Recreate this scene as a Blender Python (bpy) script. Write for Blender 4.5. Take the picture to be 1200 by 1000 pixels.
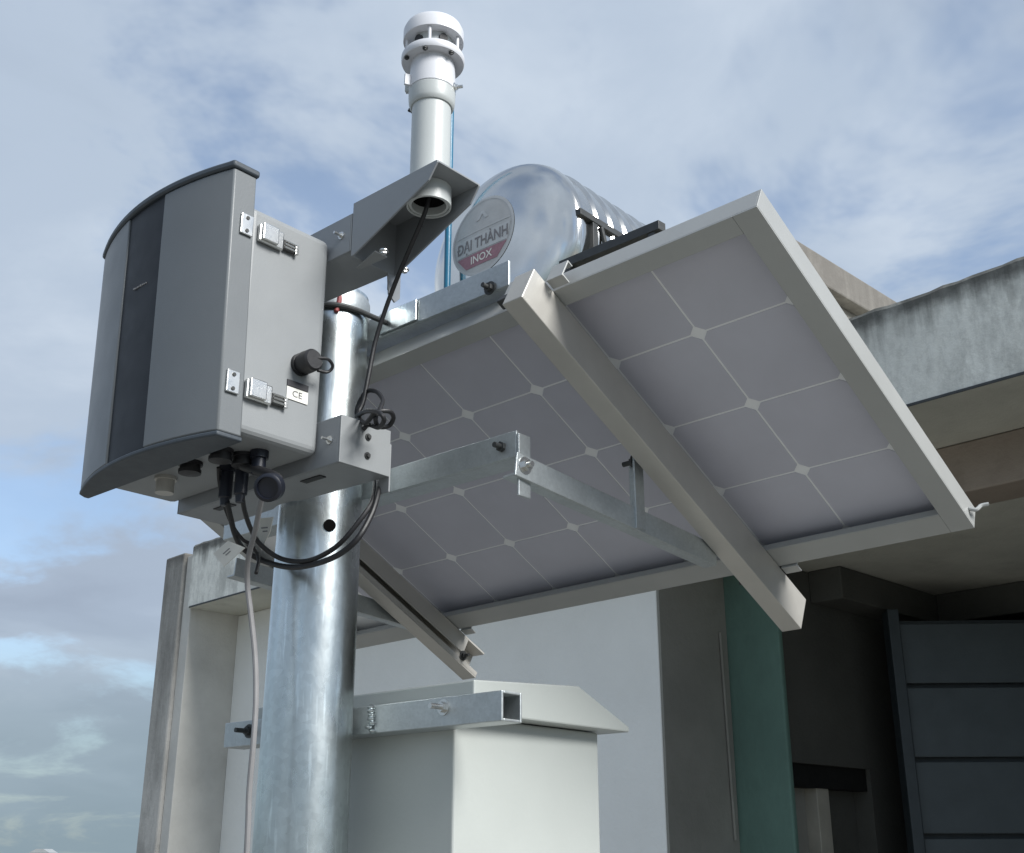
import bpy, bmesh, math, random
import numpy as np
from mathutils import Vector, Matrix, Quaternion

# ------------------------------------------------------------------ reset
for o in list(bpy.data.objects):
    bpy.data.objects.remove(o, do_unlink=True)
scene = bpy.context.scene
col = scene.collection
random.seed(4)

# ------------------------------------------------------------------ camera
CAM_F, CAM_P, CAM_Z = 1370.0, math.radians(20.2), 1.55      # focal length in photo pixels, pitch, eye height
cd = bpy.data.cameras.new('camera')
cam = bpy.data.objects.new('camera', cd)
col.objects.link(cam)
cam.location = (0, 0, CAM_Z)
cam.rotation_euler = (math.radians(90) + CAM_P, 0, 0)
cd.sensor_fit = 'HORIZONTAL'
cd.sensor_width = 36.0
cd.lens = CAM_F / 1200.0 * 36.0
cd.clip_start = 0.05
cd.clip_end = 20000
scene.camera = cam

# ------------------------------------------------------------------ world, sun, exposure
SUN_AZ, SUN_EL = 130.0, 37.0            # degrees clockwise from +Y, degrees above the horizon
SUN_STRENGTH, SUN_ANGLE = 3.1, 26.0
SKY_STRENGTH = 0.1
scene.view_settings.view_transform = 'Standard'
scene.view_settings.look = 'None'
scene.view_settings.exposure = 0.82
scene.view_settings.gamma = 1.0
scene.view_settings.use_curve_mapping = False

sl_ = bpy.data.lights.new('sun', 'SUN')
sl_.energy = SUN_STRENGTH
sl_.angle = math.radians(SUN_ANGLE)
sl_.color = (1.0, 0.985, 0.955)
sun = bpy.data.objects.new('sun', sl_)
col.objects.link(sun)
_d = Vector((math.sin(math.radians(SUN_AZ)) * math.cos(math.radians(SUN_EL)),
             math.cos(math.radians(SUN_AZ)) * math.cos(math.radians(SUN_EL)),
             math.sin(math.radians(SUN_EL))))
sun.rotation_euler = (-_d).to_track_quat('-Z', 'Y').to_euler()
sun.location = _d * 20


def build_world():
    w = bpy.data.worlds.new('World')
    scene.world = w
    w.use_nodes = True
    nt = w.node_tree
    N, L = nt.nodes, nt.links
    N.clear()

    def nd(t, **k):
        n = N.new(t)
        for a, b in k.items():
            setattr(n, a, b)
        return n

    def math_(op, a, b=None, c=None):
        n = nd('ShaderNodeMath', operation=op)
        for i, v in enumerate((a, b, c)):
            if v is None:
                continue
            if isinstance(v, (int, float)):
                n.inputs[i].default_value = v
            else:
                L.new(v, n.inputs[i])
        return n.outputs[0]

    def ramp(fac, stops, mode='EASE'):
        n = nd('ShaderNodeValToRGB')
        n.color_ramp.interpolation = mode
        el = n.color_ramp.elements
        while len(el) < len(stops):
            el.new(0.5)
        for e, (p, c) in zip(el, stops):
            e.position = p
            e.color = (c[0], c[1], c[2], 1) if not isinstance(c, (int, float)) else (c, c, c, 1)
        L.new(fac, n.inputs[0])
        return n.outputs[0]

    def mix(f, a, b):
        n = nd('ShaderNodeMix', data_type='RGBA')
        if isinstance(f, (int, float)):
            n.inputs[0].default_value = f
        else:
            L.new(f, n.inputs[0])
        for i, v in ((6, a), (7, b)):
            if isinstance(v, tuple):
                n.inputs[i].default_value = (v[0], v[1], v[2], 1)
            else:
                L.new(v, n.inputs[i])
        return n.outputs[2]

    tc = nd('ShaderNodeTexCoord')
    sep = nd('ShaderNodeSeparateXYZ')
    L.new(tc.outputs['Generated'], sep.inputs[0])
    x, y, z = sep.outputs
    zc = math_('MAXIMUM', z, 0.0)
    den = math_('ADD', zc, 0.22)
    comb = nd('ShaderNodeCombineXYZ')
    L.new(math_('DIVIDE', x, den), comb.inputs[0])
    L.new(math_('DIVIDE', y, den), comb.inputs[1])
    comb.inputs[2].default_value = 3.7

    def noise(scale, det, rough, off, dist=0.0):
        m = nd('ShaderNodeMapping')
        m.inputs['Location'].default_value = off
        L.new(comb.outputs[0], m.inputs[0])
        n = nd('ShaderNodeTexNoise', noise_dimensions='3D')
        n.inputs['Scale'].default_value = scale
        n.inputs['Detail'].default_value = det
        n.inputs['Roughness'].default_value = rough
        n.inputs['Distortion'].default_value = dist
        L.new(m.outputs[0], n.inputs['Vector'])
        return n.outputs[0]

    sky = nd('ShaderNodeTexSky', sky_type='NISHITA')
    sky.sun_disc = False
    sky.sun_elevation = math.radians(SUN_EL)
    sky.sun_rotation = math.radians(SUN_AZ)
    sky.air_density = 1.0
    sky.dust_density = 0.4
    sky.ozone_density = 1.6
    # cloud deck: broad lit and grey patches, then finer mottling, over the clear sky
    big = noise(0.95, 3.0, 0.5, (-9.9688, 3.6495, 1.2416), 0.25)
    mid = noise(2.6, 6.0, 0.55, (12.0083, 8.3799, -2.4339), 0.3)
    v = math_('ADD', math_('MULTIPLY', big, 0.68), math_('MULTIPLY', mid, 0.32))
    cloud = ramp(v, [(0.36, (2.05, 2.46, 3.1)), (0.46, (2.3, 2.76, 3.45)), (0.55, (2.75, 3.27, 4.0)), (0.68, (3.95, 4.42, 5.0))])
    gap = noise(1.6, 6.0, 0.6, (-3.0793, 1.0476, -4.9518), 0.4)
    cover = ramp(gap, [(0.36, 0.35), (0.50, 1.0)])
    clear = mix(1.0, (0, 0, 0), sky.outputs[0])
    body = mix(cover, clear, cloud)
    # low haze band towards the horizon
    hz = ramp(z, [(0.0, 1.0), (0.07, 0.8), (0.20, 0.0)])
    full = mix(math_('MULTIPLY', hz, 0.85), body, (1.45, 1.95, 2.2))
    below = ramp(z, [(0.0, 1.0), (0.012, 0.0)])
    # ground side of the world (hidden by the ground sheet)
    full = mix(math_('MULTIPLY', math_('LESS_THAN', z, -0.01), 1.0), full, (1.0, 1.05, 1.05))
    bg = nd('ShaderNodeBackground')
    L.new(full, bg.inputs[0])
    bg.inputs[1].default_value = SKY_STRENGTH
    out = nd('ShaderNodeOutputWorld')
    L.new(bg.outputs[0], out.inputs[0])


build_world()

# ------------------------------------------------------------------ site axes and measuring helpers
A3 = np.array
RX, FW, UP = A3([1.0, 0, 0]), A3([0, math.cos(CAM_P), math.sin(CAM_P)]), A3([0, -math.sin(CAM_P), math.cos(CAM_P)])
EYE = A3([0, 0, CAM_Z])
Z = A3([0, 0, 1.0])
_y = math.radians(-41.83)
U = A3([math.cos(_y), math.sin(_y), 0])           # along the long side of the solar panel, to the right and near
H = A3([-math.sin(_y), math.cos(_y), 0])          # level, away from the viewer
PU, PV, PN = A3([.745, -.6668, .0189]), A3([.5991, .6565, -.4583]), A3([.2932, .3528, .8886])
PT = A3([.1839, 1.4819, 2.3576])                   # panel origin
BA = A3([-1.87159, 6.69311, 2.9])                  # building: left end of the parapet's lower edge
BR, BD = A3([.69747, -.71661, 0]), A3([.71661, .69747, 0])
HC = 1.1957                                        # plane just behind the pole
POLE_U, POLE_H = -1.418, 1.128


def hit(x, y, q, n):
    """survey: where the sight line through a photo point meets a known plane"""
    r = RX * (x - 600) / CAM_F - UP * (y - 500) / CAM_F + FW
    return EYE + r * ((A3(q) - EYE) @ n) / (r @ n)


def hh(x, y, h):
    return hit(x, y, H * h, H)


def hu(x, y, u):
    return hit(x, y, U * u, U)


def hz(x, y, z):
    return hit(x, y, A3([0, 0, z]), Z)


def P(u, h, z):
    return U * u + H * h + Z * z


def PP(a, b, off):
    return PT + PU * a + PV * b - PN * off


def B(s, d, z):
    return A3([BA[0], BA[1], 0]) + BR * s + BD * d + Z * z


# ------------------------------------------------------------------ mesh helpers
class MB:
    def __init__(self):
        self.v, self.f, self.sm = [], [], []

    def add(self, vs, fs, smooth=False):
        n = len(self.v)
        self.v += [tuple(float(c) for c in p) for p in vs]
        for f in fs:
            self.f.append(tuple(n + i for i in f))
            self.sm.append(smooth)
        return self

    def hexa(self, c):
        """8 corners: bottom loop 0-3, top loop 4-7"""
        c = [A3(p) for p in c]
        vol = np.cross(c[1] - c[0], c[3] - c[0]) @ (c[4] - c[0])
        fs = [(0, 3, 2, 1), (4, 5, 6, 7), (0, 1, 5, 4), (1, 2, 6, 5), (2, 3, 7, 6), (3, 0, 4, 7)]
        if vol < 0:
            fs = [tuple(reversed(f)) for f in fs]
        return self.add(c, fs)

    def boxf(self, fn, a0, a1, b0, b1, c0, c1):
        """box in a frame given by fn(a,b,c) -> world"""
        return self.hexa([fn(a0, b0, c0), fn(a1, b0, c0), fn(a1, b1, c0), fn(a0, b1, c0),
                          fn(a0, b0, c1), fn(a1, b0, c1), fn(a1, b1, c1), fn(a0, b1, c1)])

    def prism(self, pts, vec):
        pts = [A3(p) for p in pts]
        vec = A3(vec)
        n = len(pts)
        nr = sum(np.cross(pts[i] - pts[0], pts[(i + 1) % n] - pts[0]) for i in range(1, n - 1))
        fs = [tuple(range(n)), tuple(range(2 * n - 1, n - 1, -1))]
        fs += [((i + 1) % n, i, n + i, n + (i + 1) % n) for i in range(n)]
        if nr @ vec > 0:
            fs = [tuple(reversed(f)) for f in fs]
        return self.add(pts + [p + vec for p in pts], fs)

    def lathe(self, org, ax, prof, seg=32, cap=True, smooth=True):
        """prof: list of (distance along ax, radius)"""
        org, ax = A3(org), A3(ax) / np.linalg.norm(ax)
        t = A3([1, 0, 0]) if abs(ax[0]) < .8 else A3([0, 1, 0])
        e1 = np.cross(ax, t); e1 /= np.linalg.norm(e1)
        e2 = np.cross(ax, e1)
        vs = []
        for d, r in prof:
            for k in range(seg):
                a = 2 * math.pi * k / seg
                vs.append(org + ax * d + (e1 * math.cos(a) + e2 * math.sin(a)) * r)
        fs = []
        for i in range(len(prof) - 1):
            for k in range(seg):
                k2 = (k + 1) % seg
                fs.append((i * seg + k, i * seg + k2, (i + 1) * seg + k2, (i + 1) * seg + k))
        if prof[-1][0] < prof[0][0]:
            pass
        n0 = len(self.v)
        self.add(vs, fs, smooth)
        if cap:
            self.f.append(tuple(n0 + k for k in reversed(range(seg)))); self.sm.append(False)
            m = n0 + (len(prof) - 1) * seg
            self.f.append(tuple(m + k for k in range(seg))); self.sm.append(False)
        return self

    def cyl(self, p0, p1, r, seg=20):
        p0, p1 = A3(p0), A3(p1)
        return self.lathe(p0, p1 - p0, [(0, r), (float(np.linalg.norm(p1 - p0)), r)], seg)

    def tube(self, pts, r, seg=10, res=8):
        """round cable through the points (Catmull-Rom)"""
        pts = [A3(p) for p in pts]
        q = [2 * pts[0] - pts[1]] + pts + [2 * pts[-1] - pts[-2]]
        path = []
        for i in range(1, len(q) - 2):
            for k in range(res):
                t = k / res
                path.append(.5 * ((2 * q[i]) + (-q[i - 1] + q[i + 1]) * t + (2 * q[i - 1] - 5 * q[i] + 4 * q[i + 1] - q[i + 2]) * t * t
                                  + (-q[i - 1] + 3 * q[i] - 3 * q[i + 1] + q[i + 2]) * t ** 3))
        path.append(pts[-1])
        vs = []
        tg = path[1] - path[0]; tg /= np.linalg.norm(tg)
        ref = A3([0, 0, 1.0]) if abs(tg[2]) < .9 else A3([1.0, 0, 0])
        e1 = np.cross(tg, ref); e1 /= np.linalg.norm(e1)
        for i, p in enumerate(path):
            t = path[min(i + 1, len(path) - 1)] - path[max(i - 1, 0)]
            t = t / (np.linalg.norm(t) + 1e-12)
            e1 = e1 - t * (e1 @ t); e1 /= np.linalg.norm(e1)
            e2 = np.cross(t, e1)
            for k in range(seg):
                a = 2 * math.pi * k / seg
                vs.append(p + r * (e1 * math.cos(a) + e2 * math.sin(a)))
        fs = []
        for i in range(len(path) - 1):
            for k in range(seg):
                k2 = (k + 1) % seg
                fs.append((i * seg + k, i * seg + k2, (i + 1) * seg + k2, (i + 1) * seg + k))
        fs.append(tuple(reversed(range(seg))))
        m = (len(path) - 1) * seg
        fs.append(tuple(m + k for k in range(seg)))
        return self.add(vs, fs, True)


WL = {}


def obj(name, mb, mat, parent=None, bevel=0.0, seg=2, sharp=35, label=None):
    off = WL[parent.name] if parent else A3([0, 0, 0])
    me = bpy.data.meshes.new(name)
    me.from_pydata([tuple(A3(p) - off) for p in mb.v], [], mb.f)
    me.polygons.foreach_set('use_smooth', mb.sm)
    me.validate()
    bm = bmesh.new(); bm.from_mesh(me)
    bmesh.ops.recalc_face_normals(bm, faces=bm.faces)
    bm.to_mesh(me); bm.free()
    if any(mb.sm):
        me.set_sharp_from_angle(angle=math.radians(sharp))
    me.materials.append(mat)
    o = bpy.data.objects.new(name, me)
    col.objects.link(o)
    if parent:
        o.parent = parent
    WL[o.name] = off
    if bevel:
        b = o.modifiers.new('bevel', 'BEVEL')
        b.width = bevel; b.segments = seg; b.limit_method = 'ANGLE'; b.angle_limit = math.radians(40)
        b.harden_normals = False
    if label:
        o['label'] = label
    return o


def tag(o, label=None, cat=None, group=None, kind=None):
    for k, v in (('label', label), ('category', cat), ('group', group), ('kind', kind)):
        if v:
            o[k] = v
    return o


def thing(name, loc, label, cat, group=None):
    o = bpy.data.objects.new(name, None)
    o.empty_display_size = .1
    col.objects.link(o)
    o.location = Vector([float(c) for c in loc])
    WL[o.name] = A3([float(c) for c in loc])
    return tag(o, label, cat, group)


# ------------------------------------------------------------------ materials
def lin(r, g, b):
    f = lambda c: (c / 12.92 if c <= .04045 else ((c + .055) / 1.055) ** 2.4)
    return tuple(f(c / 255.0) for c in (r, g, b))


MATS = {}


def mat(name, base, rough=.5, metal=0.0, var=.08, vscale=6.0, bump=0.0, bscale=80.0, rvar=0.1, spec=.5, stretch=None, coat=0.0,
        speckle=0.0, sscale=200.0, scratch=0.0):
    """principled material with noise-driven tone, gloss and relief"""
    m = bpy.data.materials.new(name)
    m.use_nodes = True
    nt = m.node_tree; N, L = nt.nodes, nt.links
    bs = N['Principled BSDF']
    tc = N.new('ShaderNodeTexCoord')
    mp = N.new('ShaderNodeMapping')
    L.new(tc.outputs['Object'], mp.inputs[0])
    if stretch:
        mp.inputs['Scale'].default_value = stretch
    no = N.new('ShaderNodeTexNoise')
    no.inputs['Scale'].default_value = vscale
    no.inputs['Detail'].default_value = 6
    no.inputs['Roughness'].default_value = .6
    L.new(mp.outputs[0], no.inputs['Vector'])
    rp = N.new('ShaderNodeValToRGB')
    rp.color_ramp.elements[0].position = .3
    rp.color_ramp.elements[1].position = .7
    rp.color_ramp.elements[0].color = (*[c * (1 - var) for c in base], 1)
    rp.color_ramp.elements[1].color = (*[min(1, c * (1 + var)) for c in base], 1)
    L.new(no.outputs[0], rp.inputs[0])
    colr = rp.outputs[0]
    if speckle:
        vo = N.new('ShaderNodeTexVoronoi')
        vo.inputs['Scale'].default_value = sscale
        L.new(tc.outputs['Object'], vo.inputs['Vector'])
        sp = N.new('ShaderNodeSeparateColor')
        L.new(vo.outputs['Color'], sp.inputs[0])
        mr = N.new('ShaderNodeMapRange')
        mr.inputs[3].default_value = 1 - speckle
        mr.inputs[4].default_value = 1 + speckle * .4
        L.new(sp.outputs[0], mr.inputs[0])
        mx = N.new('ShaderNodeMix'); mx.data_type = 'RGBA'; mx.blend_type = 'MULTIPLY'
        mx.inputs[0].default_value = 1
        L.new(colr, mx.inputs[6]); L.new(mr.outputs[0], mx.inputs[7])
        colr = mx.outputs[2]
    if scratch:
        m2 = N.new('ShaderNodeMapping')
        m2.inputs['Rotation'].default_value = (.3, .75, .2)
        m2.inputs['Scale'].default_value = (110, 110, 9)
        L.new(tc.outputs['Object'], m2.inputs[0])
        n4 = N.new('ShaderNodeTexNoise')
        n4.inputs['Scale'].default_value = 1.0
        n4.inputs['Detail'].default_value = 3
        L.new(m2.outputs[0], n4.inputs['Vector'])
        r4 = N.new('ShaderNodeMapRange')
        r4.inputs[1].default_value = .60
        r4.inputs[2].default_value = .72
        r4.inputs[3].default_value = 1.0
        r4.inputs[4].default_value = 1.0 + scratch
        L.new(n4.outputs[0], r4.inputs[0])
        x4 = N.new('ShaderNodeMix'); x4.data_type = 'RGBA'; x4.blend_type = 'MULTIPLY'
        x4.inputs[0].default_value = 1
        L.new(colr, x4.inputs[6]); L.new(r4.outputs[0], x4.inputs[7])
        colr = x4.outputs[2]
    L.new(colr, bs.inputs['Base Color'])
    bs.inputs['Metallic'].default_value = metal
    bs.inputs['Specular IOR Level'].default_value = spec
    if coat:
        bs.inputs['Coat Weight'].default_value = coat
    n2 = N.new('ShaderNodeTexNoise')
    n2.inputs['Scale'].default_value = vscale * 3.1
    n2.inputs['Detail'].default_value = 4
    L.new(mp.outputs[0], n2.inputs['Vector'])
    mr = N.new('ShaderNodeMapRange')
    mr.inputs[3].default_value = max(.02, rough - rvar)
    mr.inputs[4].default_value = min(1, rough + rvar)
    L.new(n2.outputs[0], mr.inputs[0])
    L.new(mr.outputs[0], bs.inputs['Roughness'])
    if bump:
        n3 = N.new('ShaderNodeTexNoise')
        n3.inputs['Scale'].default_value = bscale
        n3.inputs['Detail'].default_value = 5
        L.new(mp.outputs[0], n3.inputs['Vector'])
        bp = N.new('ShaderNodeBump')
        bp.inputs['Strength'].default_value = bump
        bp.inputs['Distance'].default_value = .01
        L.new(n3.outputs[0], bp.inputs['Height'])
        L.new(bp.outputs[0], bs.inputs['Normal'])
    MATS[name] = m
    return m


def weathered(name, base, dark, z_top, fall, amount=1.0, sx=9.0, rough=.85, rust=None, blot=.5, mott=0.0, bvar=1.0):
    """rendered concrete with rain streaks that start at the top edge (world height z_top) and blotches of grime"""
    m = bpy.data.materials.new(name)
    m.use_nodes = True
    nt = m.node_tree; N, L = nt.nodes, nt.links
    bs = N['Principled BSDF']
    geo = N.new('ShaderNodeNewGeometry')

    def noise(scale, mapscale, det=6, rg=.6, loc=(0, 0, 0)):
        mp = N.new('ShaderNodeMapping')
        mp.inputs['Scale'].default_value = mapscale
        mp.inputs['Location'].default_value = loc
        L.new(geo.outputs['Position'], mp.inputs[0])
        n = N.new('ShaderNodeTexNoise')
        n.inputs['Scale'].default_value = scale
        n.inputs['Detail'].default_value = det
        n.inputs['Roughness'].default_value = rg
        L.new(mp.outputs[0], n.inputs['Vector'])
        return n.outputs[0]

    def mth(op, a, b):
        n = N.new('ShaderNodeMath'); n.operation = op
        for i, v in enumerate((a, b)):
            if isinstance(v, (int, float)):
                n.inputs[i].default_value = v
            else:
                L.new(v, n.inputs[i])
        n.use_clamp = op in ('MULTIPLY',)
        return n.outputs[0]

    def rng(v, a, b, c, d):
        n = N.new('ShaderNodeMapRange')
        for i, q in enumerate((a, b, c, d)):
            n.inputs[i + 1].default_value = q
        L.new(v, n.inputs[0])
        return n.outputs[0]

    def mix(f, a, b):
        n = N.new('ShaderNodeMix'); n.data_type = 'RGBA'
        L.new(f, n.inputs[0])
        for i, v in ((6, a), (7, b)):
            if isinstance(v, tuple):
                n.inputs[i].default_value = (*v, 1)
            else:
                L.new(v, n.inputs[i])
        return n.outputs[2]

    sep = N.new('ShaderNodeSeparateXYZ'); L.new(geo.outputs['Position'], sep.inputs[0])
    base_n = noise(2.2, (1, 1, 1))
    fine = noise(14, (1, 1, 1))
    c0 = mix(rng(base_n, .3, .7, 0, 1), tuple(c * (1 - .16 * bvar) for c in base), tuple(min(1, c * (1 + .12 * bvar)) for c in base))
    if mott:
        mo = noise(6.5, (1, 1, .45), 9, .72, (2, 8, 3))
        c0 = mix(rng(mo, .46, .62, 0, mott), c0, tuple(.55 * b + .45 * d for b, d in zip(base, dark)))
        c0 = mix(rng(noise(26, (1, 1, .5), 6, .7, (1, 2, 9)), .5, .64, 0, mott * .6), c0, tuple(.6 * b + .4 * d for b, d in zip(base, dark)))
    # streaks: noise stretched in z
    st = noise(sx, (1, 1, .09), 5, .65)
    ztop = rng(sep.outputs[2], z_top - fall, z_top, 0, 1)
    wob = mth('ADD', mth('MULTIPLY', ztop, .62), mth('SUBTRACT', st, .5))
    streak = rng(wob, .3, .62, 0, amount)
    edge = mth('ADD', rng(sep.outputs[2], z_top - .09, z_top - .015, 0, .85), mth('SUBTRACT', fine, .62))
    streak2 = rng(edge, .0, .5, 0, amount)
    blo = rng(noise(3.4, (1, 1, .8), 7, .7, (3, 5, 1)), .55, .72, 0, blot)
    c1 = mix(streak, c0, dark)
    c1 = mix(streak2, c1, tuple(d * .75 for d in dark))
    c1 = mix(blo, c1, tuple(.5 * (a + b) for a, b in zip(base, dark)))
    if rust:
        ru = rng(noise(1.9, (1, 1, .8), 5, .6, (7, 1, 4)), .6, .75, 0, .5)
        c1 = mix(ru, c1, rust)
    L.new(c1, bs.inputs['Base Color'])
    bs.inputs['Roughness'].default_value = rough
    bs.inputs['Specular IOR Level'].default_value = .25
    bp = N.new('ShaderNodeBump')
    bp.inputs['Strength'].default_value = .35
    bp.inputs['Distance'].default_value = .012
    L.new(noise(38, (1, 1, 1), 8, .7), bp.inputs['Height'])
    L.new(bp.outputs[0], bs.inputs['Normal'])
    return m


M_GALV = mat('galvanised_steel', (.58, .625, .63), .29, 1.0, .17, 9.0, .07, 40, .09, stretch=(1, 1, .4), speckle=.08, sscale=110, scratch=.35)
M_GALV_DULL = mat('dull_galvanised_steel', (.47, .50, .505), .46, .8, .14, 9, .05, 120, .1, speckle=.07, sscale=240)
M_ALU = mat('anodised_aluminium', (.375, .382, .372), .40, .15, .05, 8, .02, 200, .06)
M_RAIL = mat('aluminium_rail', (.50, .485, .45), .44, .45, .07, 10, .03, 160, .08)
M_STAIN = mat('stainless_steel', (.66, .66, .64), .28, 1.0, .06, 12, 0, 1, .08)
M_TANK = mat('brushed_stainless_tank', (.72, .705, .67), .15, 1.0, .10, 3, .14, 2.6, .06)
M_BODY = mat('light_grey_powder_coat', (.235, .247, .253), .45, 0, .05, 9, .05, 500, .07)
M_BRK = mat('grey_bracket_coat', (.235, .25, .265), .42, 0, .05, 11, .04, 400, .08)
M_DOOR = mat('mid_grey_door_coat', (.143, .155, .163), .42, 0, .05, 8, .04, 500, .07)
M_STRIP = mat('charcoal_door_strip', (.018, .021, .026), .5, 0, .06, 9, .02, 400, spec=.3)
M_CAP = mat('slate_door_trim', (.045, .056, .068), .5, 0, .08, 14, .05, 300)
M_BLACK = mat('black_rubber', (.014, .014, .016), .5, 0, .2, 30, .05, 200)
M_HOLE = mat('hole_shade', (.004, .004, .004), .95, 0, .1, 30, spec=.05)  # near-black colour stands for the shade inside holes
M_NAVY = mat('navy_plastic', (.006, .008, .016), .4, 0, .2, 30)
M_GREYC = mat('grey_cable_sheath', (.20, .197, .20), .5, 0, .08, 40)
M_WHITE = mat('white_plastic', (.60, .61, .64), .38, 0, .03, 12, .02, 300)
M_PVC = mat('grey_white_pvc', (.46, .485, .48), .4, 0, .05, 9, .02, 200)
M_TAG = mat('paper_label', (.72, .71, .66), .6, 0, .06, 30)
M_INK = mat('dark_print', (.03, .03, .035), .55, 0, .1, 60)
M_CABW = mat('white_cabinet_paint', (.43, .455, .435), .42, 0, .03, 5, .03, 120)
M_CELL = mat('solar_cell_back', (.485, .488, .555), .34, 0, .05, 7, .02, 60, .06)
M_SHEET = mat('solar_backsheet', (.80, .81, .82), .45, 0, .05, 14, .02, 100)
M_GLASS = mat('dark_solar_glass', (.02, .025, .05), .12, 0, .1, 20)
M_BLUE = mat('blue_pipe_plastic', (.012, .125, .22), .38, 0, .08, 20)
M_DARKST = mat('dark_steel', (.05, .052, .052), .5, .3, .2, 20, .1, 100)
M_RED = mat('maroon_print', (.31, .16, .19), .5, 0, .12, 30)
M_BADGE = mat('grey_badge_print', (.46, .455, .44), .45, .25, .08, 10)
M_BADGE_RIM = mat('pale_badge_print', (.50, .50, .49), .45, .25, .08, 10)
M_LETTER = mat('grey_lettering', (.19, .18, .185), .5, 0, .1, 30)
M_REDTAPE = mat('red_sealant', (.30, .06, .06), .55, 0, .2, 40)

M_FASCIA = weathered('stained_parapet_concrete', (.82, .82, .755), (.085, .086, .078), 3.27, .24, .72, 13.0, rust=(.34, .28, .26), mott=.85)
M_FIN = weathered('grimy_end_wall_concrete', (.50, .485, .45), (.11, .105, .095), 3.25, 1.9, .55, 7.0, blot=.85, mott=.7)
M_UPPER = weathered('warm_stained_concrete', (.40, .385, .35), (.13, .12, .11), 4.2, .25, .6, 8.0)
M_WALLW = weathered('pale_painted_wall', (.86, .86, .82), (.30, .30, .29), 3.0, .1, .0, 4.0, blot=.05, bvar=.3)
M_WALLB = weathered('cream_reveal_wall', (.60, .585, .54), (.20, .19, .15), 3.0, .1, .0, 5.0, blot=.35)
M_SOFFIT = weathered('bare_soffit_concrete', (.54, .53, .46), (.13, .12, .10), 5.0, .1, .0, 5.0, blot=.4)
M_BEAM = weathered('raw_beam_concrete', (.33, .275, .225), (.10, .08, .07), 5.0, .1, .0, 5.0, blot=.7)
M_SIDE = weathered('grey_plaster_wall', (.27, .265, .235), (.08, .08, .075), 5.0, .1, .0, 5.0, blot=.4)
M_GREEN = weathered('green_painted_wall', (.125, .21, .175), (.06, .09, .08), 5.0, .1, .0, 5.0, blot=.6, mott=.35)
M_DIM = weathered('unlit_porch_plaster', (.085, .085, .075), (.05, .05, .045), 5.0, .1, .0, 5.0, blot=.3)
M_SHUT = mat('slate_blue_shutter_paint', (.058, .072, .078), .45, .1, .1, 6, .05, 60)
M_DFRAME = mat('dark_door_frame', (.03, .04, .045), .5, 0, .15, 12)
M_RECESS = mat('recess_shade_black', (.014, .014, .013), .8, 0, .2, 12, spec=.2)  # shade of the doorway recess put into a near-black colour
M_WOOD = mat('pale_door_frame', (.40, .38, .32), .6, 0, .12, 10)
M_FLOOR = weathered('rooftop_screed', (.235, .228, .208), (.09, .088, .08), 9.0, .1, .0, 3.0, blot=.5)
M_GROUND = mat('far_ground', (.12, .125, .11), .9, 0, .3, .01)
M_HOUSE = mat('hazy_house_plaster', (.30, .32, .33), .8, 0, .06, .3)  # distance haze put into the colour, white walls dimmed to grey
M_ROOFF = mat('far_house_roof', (.30, .14, .10), .8, 0, .1, .5)
M_HAZE = None

# ------------------------------------------------------------------ setting
g = MB().boxf(lambda a, b, c: A3([a, b, c]), -6000, 6000, -6000, 6000, -19.0, -18.0)
tag(obj('ground', g, M_GROUND), kind='structure')
f = MB().boxf(lambda s, d, z: B(s, d, z), -3.5, 9.0, -12.0, 6.5, -.35, 0.0)
tag(obj('rooftop_floor', f, M_FLOOR), kind='structure')

# ------------------------------------------------------------------ stair house on the roof
ZB, ZT, ZC = 2.90, 3.27, 2.72            # lower edge of the parapet, its top, ceiling of the porch
SW, DW = 3.168, .337                     # right corner of the white wall, its set-back
S_END = 7.2
bh = thing('roof_stair_house', B(3.0, 1.0, 0), 'flat roofed concrete stair house with stained parapet and dark open porch', 'building')
pm = MB()
rp_ = random.Random(11)
NS = 150
wob = [rp_.uniform(-1, 1) for _ in range(NS + 3)]
pv = []
for i in range(NS + 1):
    s_ = S_END * i / NS
    w_ = (wob[i] + wob[i + 1] + wob[i + 2]) / 3
    dz_ = .006 * w_ + .003 * wob[i]
    pv += [B(s_, 0, ZB), B(s_, .001 * wob[i], ZT - .014 + dz_), B(s_, .010 + .003 * wob[i + 1], ZT + dz_), B(s_, .14, ZT + dz_ * .5), B(s_, .14, ZB)]
pf = []
for i in range(NS):
    a_, b_ = 5 * i, 5 * i + 5
    pf += [(a_ + k, a_ + (k + 1) % 5, b_ + (k + 1) % 5, b_ + k) for k in range(5)]
pf += [(4, 3, 2, 1, 0), tuple(5 * NS + k for k in range(5))]
pm.add(pv, pf)
o = obj('parapet', pm, M_FASCIA, bh)
obj('roof_slab', MB().boxf(B, -.1, S_END, .142, 4.6, ZB + .002, 3.06), M_SOFFIT, bh)
obj('soffit', MB().boxf(B, .002, S_END - .01, .004, .453, ZB - .004, ZB - .001), M_SOFFIT, bh)
obj('wall', MB().boxf(B, -.317, -.095, -.002, DW + .25, 0, 3.243), M_FIN, bh, .012, label='grimy end wall with rounded edge and black rain streaks')
obj('wall', MB().boxf(B, -.094, -.002, .02, DW + .25, 0, 3.22), M_WALLB, bh, .004, label='narrow cream side reveal')
obj('wall', MB().boxf(B, -.001, SW, DW, DW + .14, 0, ZB - .005), M_WALLW, bh, .004, label='pale painted front wall')
obj('wall', MB().boxf(B, SW - .12, SW - .0015, DW + .141, .79, 0, ZB - .005), M_SIDE, bh, label='grey plaster return wall')
obj('wall_face', MB().boxf(B, SW - .001, SW + .012, DW + .004, .788, 0, ZB - .006), M_SIDE, bh, label='grey plaster facing of the return wall')
g0 = hit(855, 850, B(0, .79, 0), BD); g1 = hit(921, 850, B(0, .79, 0), BD)
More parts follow.
